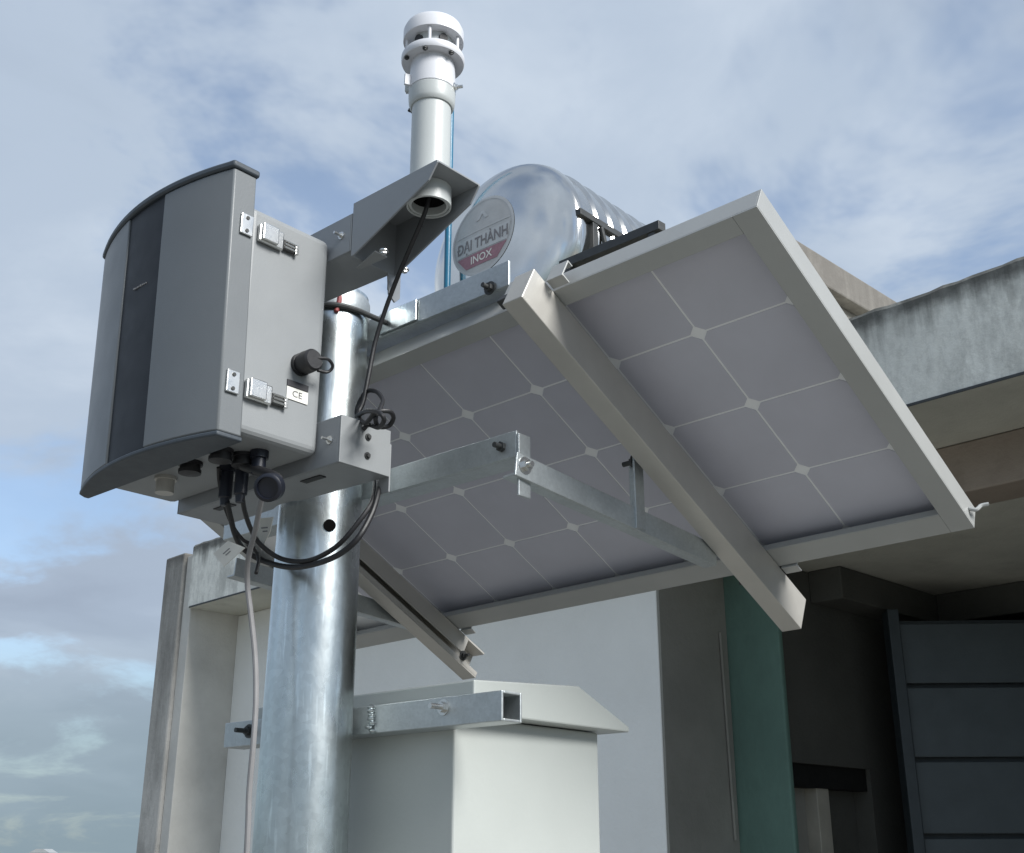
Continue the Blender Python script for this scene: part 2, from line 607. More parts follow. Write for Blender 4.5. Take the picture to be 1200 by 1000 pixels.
sg0, sg1 = SW - .10, float((g1 - B(0, 0, 0)) @ BR)
obj('pillar', MB().boxf(B, sg0, sg1, .79, .82, 0, ZC - .002), M_GREEN, bh, .008, label='green painted pillar')
# porch side wall with a doorway
sp = sg1 - .03
dd = lambda x, y: hit(x, y, B(sp, 0, 0), BR)
da, db = float((dd(928, 900) - B(0, 0, 0)) @ BD), float((dd(1020, 912) - B(0, 0, 0)) @ BD)
dd2 = lambda x, y: hit(x, y, B(sp - .03, 0, 0), BR)
dl, df_ = float((dd2(960, 960) - B(0, 0, 0)) @ BD), float((dd2(974, 960) - B(0, 0, 0)) @ BD)
zl1, zl0 = float(dd(928, 893)[2]), float(dd(928, 921)[2])
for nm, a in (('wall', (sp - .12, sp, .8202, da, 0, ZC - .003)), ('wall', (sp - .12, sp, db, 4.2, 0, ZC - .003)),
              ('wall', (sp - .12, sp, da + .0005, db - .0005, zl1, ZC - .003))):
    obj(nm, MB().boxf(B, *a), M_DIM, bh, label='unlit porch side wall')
obj('recess_shade', MB().boxf(B, sp - .08, sp - .02, da + .0005, db - .0005, zl0, zl1 - .001), M_RECESS, bh)  # dark block stands for the shadow in the doorway head
obj('door_frame', MB().boxf(B, sp - .10, sp - .03, dl, df_, 0, zl0 + .006), M_WOOD, bh, .003)
obj('door', MB().boxf(B, sp - .11, sp - .085, da + .0015, dl - .003, 0, zl0 + .007), M_SIDE, bh, .003)
obj('door', MB().boxf(B, sp - .11, sp - .085, df_ + .003, db - .002, 0, zl0 + .007), M_DIM, bh, .003)
# drop beam, porch ceiling, edge beam along the side wall
obj('beam', MB().boxf(B, SW + .014, S_END - .02, .455, .66, ZC, ZB - .003), M_BEAM, bh, .006, label='raw concrete drop beam')
obj('ceiling', MB().boxf(B, SW - .2, S_END - .02, .662, 4.2, ZC + .001, ZC + .08), M_SOFFIT, bh)
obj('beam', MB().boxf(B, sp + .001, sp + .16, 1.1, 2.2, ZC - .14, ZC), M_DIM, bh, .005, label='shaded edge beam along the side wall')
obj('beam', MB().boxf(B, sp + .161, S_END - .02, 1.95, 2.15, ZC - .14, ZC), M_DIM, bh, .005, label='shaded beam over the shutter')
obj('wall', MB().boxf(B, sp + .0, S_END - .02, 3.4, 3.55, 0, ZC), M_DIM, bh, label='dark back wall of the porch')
obj('wall', MB().boxf(B, S_END - .2, S_END - .03, .67, 3.39, 0, ZC - .001), M_DIM, bh, label='unseen side wall added to darken the porch')  # out of view, added to keep light out of the porch
# shutter door leaf of four wide slats
q0 = hz(1066, 726, 2.52)
ang = math.radians(-3)
SX, SY = A3([math.cos(ang), math.sin(ang), 0]), A3([-math.sin(ang), math.cos(ang), 0])
SF = lambda a, b, z: A3([q0[0], q0[1], 0]) + SX * a + SY * b + Z * z
sh = obj('shutter_door', MB().boxf(SF, -.05, 2.6, .04, .06, 0, 2.52), M_DFRAME, bh)
obj('door_frame', MB().boxf(SF, -.10, -.052, -.03, .07, 0, 2.56), M_DFRAME, sh, .004)
zlines = [2.51]
for yy in (803, 890, 980):
    zlines.append(float(hit(1130, yy, q0, SY)[2]))
stp = zlines[2] - zlines[3]
while zlines[-1] > .2:
    zlines.append(zlines[-1] - stp)
for i in range(len(zlines) - 1):
    obj('slat', MB().boxf(SF, -.048, 2.6, .0, .038, zlines[i + 1] + .009, zlines[i] - .009), M_SHUT, sh, .004)
# thin conduit and small fittings on the return wall
for (x0, y0, x1, y1) in ((838, 700, 852, 880),):
    a_ = hit(842, 742, B(SW + .012, 0, 0), BR); b_ = hit(860, 985, B(SW + .012, 0, 0), BR)
    obj('conduit', MB().cyl(a_ + BR * .008, b_ + BR * .008, .006, 10), M_SIDE, bh)
obj('drip_edge', MB().boxf(B, .02, S_END - .05, -.004, -.001, ZB - .006, ZB + .003), M_DARKST, bh)

# upper ledge standing on the roof behind, running away from the viewer
e0 = hit(905, 263, B(0, .9, 0), BD)
su, zu = float((e0 - B(0, 0, 0)) @ BR), float(e0[2])
ul = thing('upper_roof_block', B(su - 1.0, 2.4, 3.06), 'higher warm grey concrete roof block with projecting ledge behind the parapet', 'building')
obj('ledge', MB().boxf(B, su - 2.2, su, .9, 4.2, zu - .165, zu), M_UPPER, ul, .01)
obj('wall', MB().boxf(B, su - 2.1, su - .07, 1.0, 4.1, 3.062, zu - .167), M_UPPER, ul, .006)

# ------------------------------------------------------------------ water tank
TAX = H.copy()
TR, TZ = .508, 6.1
tcn = EYE + (RX * (591 - 600) / CAM_F - UP * (299 - 500) / CAM_F + FW) * TZ
tank = thing('water_tank', tcn - Z * TR, 'ribbed stainless steel water tank lying on its side on the roof', 'water tank')
BUL = .11


def dish(r):
    """how far the dished end stands in front of the rim plane at radius r"""
    t = min(1.0, r / TR)
    return BUL * (1 - t ** 5) ** .6 * (.72 + .28 * (1 - t * t))


prof = []
for i in range(29):
    a = i / 28 * math.pi / 2
    r = TR * math.sin(a)
    prof.append((-dish(r), max(r, .001)))
obj('tank_end', MB().lathe(tcn, TAX, prof, 72, cap=False), M_TANK, tank)
body = [(0, TR), (.012, TR + .004), (.03, TR + .004), (.045, TR)]
x = .12
while x < 1.2:
    body += [(x, TR), (x + .018, TR + .012), (x + .036, TR + .012), (x + .054, TR)]
    x += .125
body += [(1.26, TR), (1.40, TR * .8), (1.46, .05)]
obj('tank_body', MB().lathe(tcn, TAX, body, 72, cap=True), M_TANK, tank, sharp=20)
# badge printed on the dished end
TX = U.copy()                                      # to the right as one faces the end


def on_dish(x, y, lift=.002):
    r = math.hypot(x, y)
    return tcn + TX * x + Z * y - TAX * (dish(r) + lift)


bcx, bcy, br = -.060, .095, .225
def disc(r0, r1, lift, a0=0, a1=2 * math.pi, n=64, rings=6):
    m = MB(); vs = []; fs = []
    for i in range(rings + 1):
        rr = r0 + (r1 - r0) * i / rings
        for k in range(n + 1):
            a = a0 + (a1 - a0) * k / n
            vs.append(on_dish(bcx + rr * math.cos(a), bcy + rr * math.sin(a), lift))
    for i in range(rings):
        for k in range(n):
            q = i * (n + 1) + k
            fs.append((q, q + 1, q + n + 2, q + n + 1))
    return m.add(vs, fs, True)


bad = obj('badge', disc(0.001, br, .0015), M_BADGE, tank)
obj('badge_ring', disc(br * .93, br, .0025, rings=1), M_BADGE_RIM, bad)


def strip(y0, y1, lift, slope=0.0, nx=26):
    m = MB(); vs = []; fs = []
    for k in range(nx + 1):
        t = -1 + 2 * k / nx
        for yy in (y0, y1):
            hw = math.sqrt(max(0, br * br * .80 - yy * yy))
            vs.append(on_dish(bcx + t * hw, bcy + yy + slope * t * hw, lift))
    for k in range(nx):
        fs.append((2 * k, 2 * k + 2, 2 * k + 3, 2 * k + 1))
    return m.add(vs, fs, True)


obj('badge_band', strip(-.168, -.092, .003), M_RED, bad)
obj('badge_band', strip(-.086, .012, .003), M_BADGE_RIM, bad)
obj('badge_band', strip(.034, .042, .003), M_BADGE_RIM, bad)


def text_mesh(body, size, place, bold=0.0, shear=0.0):
    """flat lettering as a mesh; place maps the text plane to the world"""
    cu = bpy.data.curves.new('text', 'FONT')
    cu.body = body; cu.size = size; cu.align_x = 'CENTER'; cu.align_y = 'CENTER'
    cu.offset = bold; cu.shear = shear; cu.resolution_u = 3; cu.fill_mode = 'FRONT'
    to = bpy.data.objects.new('text', cu)
    col.objects.link(to)
    dg = bpy.context.evaluated_depsgraph_get()
    me = bpy.data.meshes.new_from_object(to.evaluated_get(dg))
    m = MB()
    m.add([place(v.co.x, v.co.y) for v in me.vertices], [tuple(p.vertices) for p in me.polygons])
    bpy.data.objects.remove(to, do_unlink=True)
    bpy.data.curves.remove(cu)
    return m


tl = text_mesh('DẠI THÀNH', .066, lambda x, y: A3([x, y, 0]), .001)
_x0 = min(p[0] for p in tl.v)
tl.add([A3([_x0 - .006, .000, 0]), A3([_x0 + .018, .000, 0]), A3([_x0 + .018, .006, 0]), A3([_x0 - .006, .006, 0])], [(0, 1, 2, 3)])
tl.v = [tuple(on_dish(bcx + .004 + p[0] * 1.02, bcy - .037 + p[1] * 1.35, .0045)) for p in tl.v]
obj('lettering', tl, M_LETTER, bad)
obj('lettering', text_mesh('INOX', .060, lambda x, y: on_dish(bcx + x, bcy - .130 + y, .0045), .001), M_TAG, bad)
obj('emblem', text_mesh('^', .15, lambda x, y: on_dish(bcx + x * 1.3, bcy + .10 + y * .8, .0035), .002), M_BADGE_RIM, bad)
# stand of dark angle steel
ts = thing('tank_stand', tcn - Z * 1.2, 'dark angle steel stand carrying the water tank', 'stand')
TF = lambda a, b, c: tcn + U * a + TAX * b + Z * c
zf = 3.06 - float(tcn[2])
for a in (-.44, .505):
    for b in (.10, 1.15):
        obj('leg', MB().boxf(TF, a - .02, a + .02, b - .02, b + .02, zf, .03), M_DARKST, ts, .002)
    obj('side_rail', MB().boxf(TF, a - .022, a + .022, -.02, 1.27, .031, .066), M_DARKST, ts, .002)
    k0, k1 = TF(a + .024, .14, .02), TF(a + .024, .62, zf + .1)
    obj('brace', MB().cyl(k0, k1, .013, 10), M_DARKST, ts)
for b in (.10, 1.15):
    obj('cross_bar', MB().boxf(TF, -.418, .483, b - .02, b + .02, -TR - .05, -TR - .01), M_DARKST, ts, .002)
# dark bar on the roof just beyond the panel's upper edge
e0 = hit(655, 316, B(0, .35, 0), BD); e1 = hit(772, 268, B(0, .35, 0), BD)
bar = MB(); dz = Z * .045
bar.prism([e0, e1, e1 + dz, e0 + dz], BD * .05)
hb = obj('steel_angle_bar', bar, M_DARKST, None, .002)
sb = thing('pipe_rack', A3([(e0[0] + e1[0]) / 2, (e0[1] + e1[1]) / 2, 3.06]), 'black steel bar on short posts in front of the tank', 'rack')
bpy.data.objects.remove(hb, do_unlink=True)
obj('bar', bar, M_DARKST, sb, .002)
for t in (.08, .92):
    q = e0 + (e1 - e0) * t
    obj('post', MB().boxf(lambda a, b, c: q + BR * a + BD * (b + .025) + Z * c, -.02, .02, -.02, .02, 3.06 - q[2], 0), M_DARKST, sb, .002)

# blue water pipe
b0 = hit(523, 378, B(0, .25, 0), BD); b1 = hit(527, 112, B(0, .25, 0), BD)
bp_ = thing('blue_water_pipe', A3([b0[0], b0[1], 3.06]), 'blue plastic riser pipe standing on the roof left of the tank', 'pipe')
top = A3([b0[0], b0[1], b1[2]])
obj('pipe', MB().cyl(A3([b0[0], b0[1], 3.06]), top, .018, 14), M_BLUE, bp_)
vv = obj('valve', MB().cyl(b0 - BR * .09, b0 + BR * .06, .030, 14), M_BLUE, bp_)
obj('handle', MB().boxf(lambda a, b, c: b0 + BR * a + BD * b + Z * c, -.005, .12, -.055, -.04, .035, .052), M_BLUE, vv, .004)
obj('cap', MB().cyl(top, top + Z * .012, .020, 14), M_BLUE, bp_)

# ------------------------------------------------------------------ steel pole
PB = lambda z: P(POLE_U, POLE_H, z)
pole = thing('steel_pole', PB(0), 'thick galvanised steel pole with shiny spangled zinc coat carrying all the equipment', 'pole')
Z_PT = 2.437
prof = [(0, .0715), (1.3, .0690), (1.75, .0668), (2.1, .0650), (Z_PT, .0608)]
obj('shaft', MB().lathe(PB(0), Z, prof, 64), M_GALV, pole)
obj('base_plate', MB().boxf(lambda a, b, c: PB(c) + U * a + H * b, -.15, .15, -.15, .15, 0.001, .016), M_GALV, pole, .003)
hp = hh(403, 600, POLE_H - .062)
hd = hp - PB(hp[2]); hd /= np.linalg.norm(hd)
q = PB(hp[2]) + hd * .0635
obj('hole_shade_disc', MB().cyl(q - hd * .004, q + hd * .0040, .0095, 20), M_HOLE, pole)  # black disc painted as the dark of an open hole
obj('sealant', MB().lathe(PB(2.395), Z, [(0, .0622), (.008, .0640), (.03, .0640), (.036, .0618)], 40, cap=False), M_GALV_DULL, pole)

# ------------------------------------------------------------------ bolts
def bolt(parent, pos, d, r=.007, length=.016, m=None, washer=True, name='bolt'):
    d = A3(d) / np.linalg.norm(d); pos = A3(pos)
    b = MB()
    if washer:
        b.lathe(pos, d, [(0, r * 1.75), (.0018, r * 1.75)], 18)
    b.lathe(pos + d * .0018, d, [(0, r * 1.15), (r * .9, r * 1.15)], 6, smooth=False)
    if length:
        b.cyl(pos + d * (.0018 + r * .9), pos + d * (.0018 + r * .9 + length), r * .6, 12)
    return obj(name, b, m or M_STAIN, parent)


# ------------------------------------------------------------------ panel mount: rails, bars, arms
mount = thing('panel_mount', P(POLE_U, HC, 2.1), 'galvanised and aluminium support frame bolted behind the steel pole', 'support frame')
R1A, R1B = -.174, -.136
R2A, R2B = -.950, -.912
obj('rail', MB().boxf(PP, R1A, R1B, -.066, .752, .036, .100), M_RAIL, mount, .0015, label='right hand tilted rail with open silver ends')
r2 = MB()
r2.boxf(PP, R2A, R2A + .004, -.066, .745, .036, .100)
r2.boxf(PP, R2A + .0041, R2B, -.066, .745, .036, .040)
r2.boxf(PP, R2B - .003, R2B, -.066, .690, .0401, .074)
r2.boxf(PP, R2A + .0041, R2B, -.066, .745, .096, .100)
r2.boxf(PP, R2B - .003, R2B, -.066, .745, .086, .0959)
obj('rail', r2, M_RAIL, mount, .0008, label='left hand slotted rail partly behind the pole')
# dark sheet painted as the shade inside the right rail's open end
for b0_, b1_ in ((.7522, .7528),):
    obj('end_shade', MB().boxf(PP, R1A + .004, R1B - .004, b0_, b1_, .040, .096), M_DARKST, mount)


def lbar(name, h, u0, u1, z0, z1, leg, t=.005, m=None, ret=.042, bev=.001):
    """angle section: upright leg on plane h, level leg running away at its foot"""
    b = MB()
    b.boxf(P, u0, u1, h, h + t, z0, z1)
    b.boxf(P, u0, u1, h + t + .0001, h + ret, z0, z0 + t)
    return obj(name, b, m or M_GALV_DULL, mount, bev, label=leg)


ztr, ztl = hh(594, 302, HC)[2], hh(450, 371, HC)[2]
lbar('cross_bar', HC, -1.93, hh(596, 330, HC) @ U, float((ztr + ztl) / 2) - .043, float((ztr + ztl) / 2), 'upper horizontal angle bar behind the pole')
zlr, zll = hh(603, 504, HC)[2], hh(470, 546, HC)[2]
ZL = float((zlr + zll) / 2)
ul_ = float(hh(605, 520, HC) @ U)
lbar('cross_bar', HC, -1.78, ul_, ZL - .040, ZL, 'lower horizontal angle bar behind the pole', ret=.045)
# hanging end tab
tb = MB()
ta, tc_ = hu(600, 556, ul_), hu(618, 590, ul_)
tb.boxf(P, ul_ + .001, ul_ + .005, HC, HC + .026, float(tc_[2]) + .006, ZL - .005)
obj('end_tab', tb, M_GALV_DULL, mount, .001)


# arms from the lower bar to the foot of each rail
def arm(p0, p1, hgt, t, label, under=.022):
    p0, p1 = A3(p0), A3(p1)
    d = p1 - p0; d /= np.linalg.norm(d)
    side = np.cross(d, Z); side /= np.linalg.norm(side)
    upv = np.cross(side, d)
    fn = lambda a, b, c: p0 + d * a + side * b + upv * c
    L_ = float(np.linalg.norm(p1 - p0) if False else np.linalg.norm(A3(p1) - A3(p0)))
    b = MB()
    b.boxf(fn, 0, L_, 0, t, -hgt, 0)
    b.boxf(fn, 0, L_, -under, -.0001, -hgt, -hgt + .004)
    return obj('arm', b, M_GALV_DULL, mount, .001, label=label)


a0 = hu(604, 530, ul_ + .0055); a1 = hit(838, 640, PP(R1A - .004, 0, 0), PU)
ar1 = arm(a0, a1, .036, .004, 'right hand arm from the lower bar to the rail foot')
u2_ = -1.735
a1b = hit(502, 722, PP(R2A - .006, 0, 0), PU); a0b = a1b - (A3(a1) - A3(a0)) * 1.02 - Z * .01
arm(a0b, a1b, .036, .004, 'left hand arm half hidden by the pole')
bolt(mount, hu(615, 546, ul_ + .0098), U, .0075, .006)
nb = hh(587, 543, HC)
bolt(mount, P(ul_ - .028, HC + .003, ZL - .020), -H, .007, .012, M_DARKST)
# upright strut between arm and rail
st0 = hu(750, 612, float(PP(R1A - .012, .3, .08) @ U)); st1 = hu(750, 538, float(PP(R1A - .012, .3, .08) @ U))
sh_ = float(st0 @ H); su_ = float(st0 @ U)
stm = MB()
stm.boxf(P, su_ - .002, su_ + .002, sh_ - .012, sh_ + .012, float(st0[2]) - .012, float(st1[2]))
stm.boxf(P, su_ - .024, su_ - .0021, sh_ + .008, sh_ + .012, float(st0[2]) - .012, float(st1[2]))
obj('strut', stm, M_GALV_DULL, mount, .0008)
bolt(mount, P(su_ - .003, sh_ - .002, float(st1[2]) - .006), -U, .007, .016, M_DARKST)
bolt(mount, PP(R1A - .008, .640, .070), -PU, .006, .010, M_DARKST)
bolt(mount, PP(R2B + .001, .690, .08), PU, .006, .010, M_DARKST)
# panel clips on the rails
def clip(a, b):
    m = MB()
    m.boxf(PP, a, a + .030, b, b + .0025, .004, .038)
    m.boxf(PP, a, a + .030, b + .0026, b + .018, .034, .037)
    m.boxf(PP, a, a + .030, b + .0026, b + .012, .004, .0065)
    return obj('clip', m, M_ALU, mount, .0006)


clip(R1B + .002, .658); clip(R1B + .003, -.040); clip(R1A - .040, -.044); clip(R2B + .002, .658)
obj('clip', MB().boxf(PP, R1A - .046, R1A - .012, -.048, -.030, .040, .052), M_DARKST, mount, .002)
obj('clip', MB().tube([PP(.206, .632, .014), PP(.216, .636, .016), PP(.222, .640, .006), PP(.232, .644, .002)], .0032, 8), M_ALU, mount)
bolt(mount, P(float(hh(575, 332, HC) @ U), HC - .001, float(hh(583, 335, HC)[2])), -H, .0065, .010, M_DARKST)
bolt(mount, PP(R1A - .03, .012, .040), -PN, .007, .006, M_DARKST)
# U-bolt round the pole at the top bar
zu_ = float((ztr + ztl) / 2) - .022
rub = .0665
ubp = [P(POLE_U - rub, HC + .03, zu_), P(POLE_U - rub, POLE_H + .01, zu_)]
for k in range(9):
    a = math.pi * k / 8
    ubp.append(P(POLE_U - rub * math.cos(a), POLE_H - rub * math.sin(a), zu_))
ubp += [P(POLE_U + rub, POLE_H + .02, zu_), P(POLE_U + rub, HC + .03, zu_)]
obj('u_bolt', MB().tube(ubp, .0048, 10, 4), M_DARKST, mount)
obj('red_sealant', MB().tube([P(POLE_U + .052, POLE_H - .034, zu_ + .032), P(POLE_U + .055, POLE_H - .030, zu_ + .018), P(POLE_U + .0555, POLE_H - .031, zu_ + .004), P(POLE_U + .054, POLE_H - .034, zu_ - .010)], .0042, 8, 5), M_REDTAPE, mount)
obj('backing_plate', MB().boxf(P, POLE_U + .05, POLE_U + .14, HC - .0052, HC - .001, zu_ - .018, zu_ + .02), M_GALV, mount, .001)

# ------------------------------------------------------------------ solar panel
C_ = .1587
PANEL_L = -1.262
pan = thing('solar_panel', PP(-.55, .32, .02), 'tilted framed solar panel showing its grey underside with white cell grid', 'solar panel')
aL, aR, bT, bB = PANEL_L, .206, -.018, .656


def fbar(name, fl, wall, lab=None):
    m = MB()
    m.boxf(PP, *fl, .0315, .0345)
    m.boxf(PP, *wall, -.005, .0314)
    return obj(name, m, M_ALU, pan, .0008)


m = MB().boxf(PP, aR - .037, aR, bT, bB, .0318, .0345).boxf(PP, aR - .0022, aR, bT, bB, -.005, .0317)
obj('frame_bar', m, M_ALU, pan, .0006)
m = MB().boxf(PP, aL, aL + .037, bT, bB, .0318, .0345).boxf(PP, aL, aL + .0022, bT, bB, -.005, .0317)
obj('frame_bar', m, M_ALU, pan, .0006)
m = MB().boxf(PP, aL + .0372, aR - .0372, bT, bT + .031, .0318, .0345).boxf(PP, aL + .0023, aR - .0023, bT, bT + .0022, -.005, .0317)
obj('frame_bar', m, M_ALU, pan, .0006)
m = MB().boxf(PP, aL + .0372, aR - .0372, bB - .044, bB, .0318, .0345).boxf(PP, aL + .0023, aR - .0023, bB - .0022, bB, -.005, .0317)
m.boxf(PP, aL + .0372, aR - .0372, bB - .046, bB - .0441, .022, .0345)
obj('frame_bar', m, M_ALU, pan, .0006)
obj('backsheet', MB().boxf(PP, aL + .0025, aR - .0025, bT + .0025, bB - .0025, .001, .004), M_SHEET, pan)
obj('glass', MB().boxf(PP, aL + .0025, aR - .0025, bT + .0025, bB - .0025, -.004, .0008), M_GLASS, pan)
# 32 cells sharing one chamfered tile
hc, ch = C_ / 2 - .0019, .0115
oct_ = [(-hc + ch, -hc), (hc - ch, -hc), (hc, -hc + ch), (hc, hc - ch), (hc - ch, hc), (-hc + ch, hc), (-hc, hc - ch), (-hc, -hc + ch)]
cme = bpy.data.meshes.new('solar_cell')
vs = [(x, y, zz) for zz in (-.0048, -.0035) for x, y in oct_]
fs = [tuple(reversed(range(8))), tuple(range(8, 16))] + [(i, (i + 1) % 8, 8 + (i + 1) % 8, 8 + i) for i in range(8)]
cme.from_pydata(vs, [], fs)
cme.materials.append(M_CELL)
Rm = Matrix((PU, PV, np.cross(PU, PV))).transposed()
sgn = 1 if np.cross(PU, PV) @ PN > 0 else -1
rq = Rm.to_quaternion()
for i in range(-7, 1):
    for j in range(4):
        co = bpy.data.objects.new('solar_cell', cme)
        col.objects.link(co)
        co.parent = pan
        co.location = Vector(PP((i + .5) * C_, (j + .5) * C_, 0) - WL[pan.name])
        co.rotation_mode = 'QUATERNION'
        co.rotation_quaternion = rq
obj('junction_box', MB().boxf(PP, -1.08, -.97, .05, .13, .0052, .026), M_BLACK, pan, .004)

# ------------------------------------------------------------------ mounting brackets on the pole
def bracket(zb, zt, label, uL=-1.592, uR=-1.197):
    h0, h1, t = .980, 1.0735, .003
    th = thing('mounting_bracket', P(POLE_U, h0, zb), label, 'bracket', 'sheet metal brackets clamped to the pole')
    m = MB().boxf(P, uL + t + .0001, uR - t - .0001, h0, h0 + t, zb, zt)
    obj('front_plate', m, M_BRK, th, .001)
    for ua in (uL, uR - t):
        obj('side_plate', MB().boxf(P, ua, ua + t, h0, h1, zb, zt), M_BODY, th, .0008)
    # bottom with a notch for the pole
    n = 12
    pts = [P(uL + t, h0 + t, zb), P(uR - t, h0 + t, zb), P(uR - t, h1 - .002, zb)]
    for k in range(n + 1):
        a = k / n * math.pi
        uu, hh_ = POLE_U + .073 * math.cos(a), POLE_H - .073 * math.sin(a)
        if hh_ < h1 - .002:
            pts.append(P(uu, hh_, zb))
    pts.append(P(uL + t, h1 - .002, zb))
    obj('bottom_plate', MB().prism(pts, Z * t), M_BRK, th)
    obj('rear_tab', MB().boxf(P, uR - .022, uR - .0005, h1 + .0001, h1 + .003, zb - .022, zt - .02), M_BODY, th, .0008)
    for zz in (.30, .70):
        bolt(th, P(uR, 1.030, zb + (zt - zb) * zz), U, .0029, .0, M_DARKST)
    bolt(th, P(uR - .022, h0, zb + (zt - zb) * .52), -H, .0035, .010, M_STAIN)
    return th


br_lo = bracket(2.061, 2.131, 'lower grey box bracket behind the enclosure, bright end plate with two bolts')
for u_ in (-1.285, -1.50):
    obj('slot', MB().boxf(P, u_ - .022, u_ + .022, 1.000, 1.012, 2.0595, 2.0608), M_BLACK, br_lo)
br_up = bracket(2.389, 2.452, 'upper grey box bracket at the pole top under the sensor arm')
obj('foot_tab', MB().prism([P(-1.196, 1.05, 2.400), P(-1.196, 1.078, 2.400), P(-1.196, 1.078, 2.345), P(-1.196, 1.068, 2.335), P(-1.196, 1.055, 2.345)], U * .003), M_BRK, br_up, .0006)

# ------------------------------------------------------------------ sensor arm
AH0, AH1 = .980, 1.073
tipn = hh(510, 188, AH0); ZA = float(tipn[2])
tipf = hit(565, 215, tipn, Z); uT = float((tipn @ U + tipf @ U) / 2)
AH1 = float(tipf @ H)
uA = -1.1955
nb0 = hh(502, 211, AH0); nb1 = hh(414, 299, AH0)
armt = thing('sensor_arm', P(uA, AH0, ZA), 'folded grey sheet metal arm reaching up and out from the pole top', 'bracket arm')
obj('top_plate', MB().boxf(P, uA, uT, AH0 + .0031, AH1 - .0031, ZA - .003, ZA), M_BRK, armt, .0006)
zbn = float(nb1[2]); ubn = float(nb1 @ U)
tipz = float(nb0[2])
for h_ in (AH0, AH1 - .003):
    obj('side_flange', MB().prism([P(uA, h_, ZA), P(uT, h_, ZA), P(uT, h_, ZA - .004), P(float(nb0 @ U), h_, tipz), P(max(uA, ubn), h_, zbn), P(uA, h_, zbn)], H * .003), M_BRK, armt, .0005)
obj('end_plate', MB().boxf(P, uA, uA + .003, AH0 + .0031, AH1 - .0031, zbn, ZA - .0031), M_BRK, armt)
obj('light_strip', MB().prism([P(uA - .012, AH0 + .022, zbn - .006), P(uA - .012, AH0 + .030, zbn - .006), P(uA + .040, AH0 + .036, zbn - .002), P(uA + .040, AH0 + .012, zbn - .002)], Z * .002), M_BODY, armt, .0004)  # pale strip added for the bright light showing at the arm base
for hq, uq in ((1.000, uA + .05), (1.06, uA + .03)):
    bolt(armt, P(uq, hq, zbn - .0005 + .0), -Z, .004, .0, M_STAIN)

# ------------------------------------------------------------------ weather sensor
hs = (AH0 + AH1) / 2
sc = hh(503, 228, hs); us = float(sc @ U)
ws = thing('weather_sensor', P(us, hs, ZA), 'white ultrasonic wind sensor on an upright grey white tube', 'weather sensor')
zz = lambda x, y, r=0.0: float(hit(x, y, A3([0, P(us, hs, 0)[1] - r, 0]), A3([0, 1.0, 0]))[2])
S0 = lambda z: P(us, hs, z)
z_top, z_capb, z_disc, z_discb, z_neckb, z_colb = zz(505, 9, .045), zz(505, 28, .046), zz(505, 45, .048), zz(505, 51, .048), zz(505, 93, .035), zz(505, 110, .034)
k = 1.0
# tube with an open lower end
rt = .0293
zbt = zz(503, 254, -.030)
tube = MB().lathe(S0(0), Z, [(z_colb + .004, rt), (zbt, rt), (zbt, rt - .004), (z_colb - .02, rt - .004)], 40, cap=False)
obj('tube', tube, M_PVC, ws)
obj('socket_collar', MB().lathe(S0(0), Z, [(zbt - .002, .0325), (ZA - .0035, .0325), (ZA - .0035, .0298), (zbt - .002, .0298), (zbt - .002, .0325)], 40, cap=False), M_PVC, ws)
obj('tube_shade_disc', MB().cyl(S0(zbt + .012), S0(zbt + .016), rt - .0042, 28), M_HOLE, ws)  # black disc added so the tube's hollow looks dark
obj('collar', MB().lathe(S0(0), Z, [(z_colb - .003, .0315), (z_colb, .0335), (z_colb + .004, .0345), ((z_colb + z_neckb) / 2, .0352), (z_neckb, .0355), (z_neckb + .002, .034)], 40), M_PVC, ws)
obj('neck', MB().lathe(S0(0), Z, [(z_neckb + .0021, .0345), (z_neckb + .003, .0352), (z_neckb + .02, .0350), (z_discb - .003, .0335)], 40), M_WHITE, ws)
obj('reflector_plate', MB().lathe(S0(0), Z, [(z_discb - .0029, .034), (z_discb - .002, .0470), (z_discb + .001, .0482), (z_disc - .001, .0482), (z_disc + .002, .0465), (z_disc + .003, .02)], 48), M_WHITE, ws)
rcap = .0462
obj('sensor_cap', MB().lathe(S0(0), Z, [(z_capb, rcap - .006), (z_capb, rcap), (z_top - .012, rcap), (z_top - .005, rcap - .003), (z_top, rcap - .012), (z_top + .001, .001)], 48), M_WHITE, ws)
obj('core', MB().cyl(S0(z_disc + .002), S0(z_capb + .003), .031, 32), M_PVC, ws)
for a in range(5):
    an = math.radians(20 + a * 72)
    d = U * math.cos(an) + H * math.sin(an)
    obj('support_post', MB().cyl(S0(z_disc) + d * .0405, S0(z_capb + .002) + d * .0405, .0026, 10), M_WHITE, ws)
    an = math.radians(-16 + a * 72)
    d = U * math.cos(an) + H * math.sin(an)
    obj('transducer', MB().cyl(S0((z_disc + z_capb) / 2 + .004) + d * .029, S0((z_disc + z_capb) / 2 + .003) + d * .0335, .0070, 16), M_BLACK, ws)
for an_, r_, zq in ((-60, .043, z_discb - .0032), (-110, .043, z_discb - .0032), (-5, .043, z_discb - .0032)):
    d = U * math.cos(math.radians(an_)) + H * math.sin(math.radians(an_))
    bolt(ws, S0(zq) + d * r_, -Z, .0022, 0, M_DARKST, name='screw')
zsc = z_neckb + .006
dr = U * math.cos(math.radians(30)) + H * math.sin(math.radians(30))
bolt(ws, S0(zsc) + dr * .034, dr, .0042, .008, M_STAIN, name='screw')
dl = -U * .95 - H * .3
bolt(ws, S0(z_colb + .006) + dl * .034, dl, .0030, .002, M_DARKST, name='screw')
df = U * math.cos(math.radians(-115)) + H * math.sin(math.radians(-115))
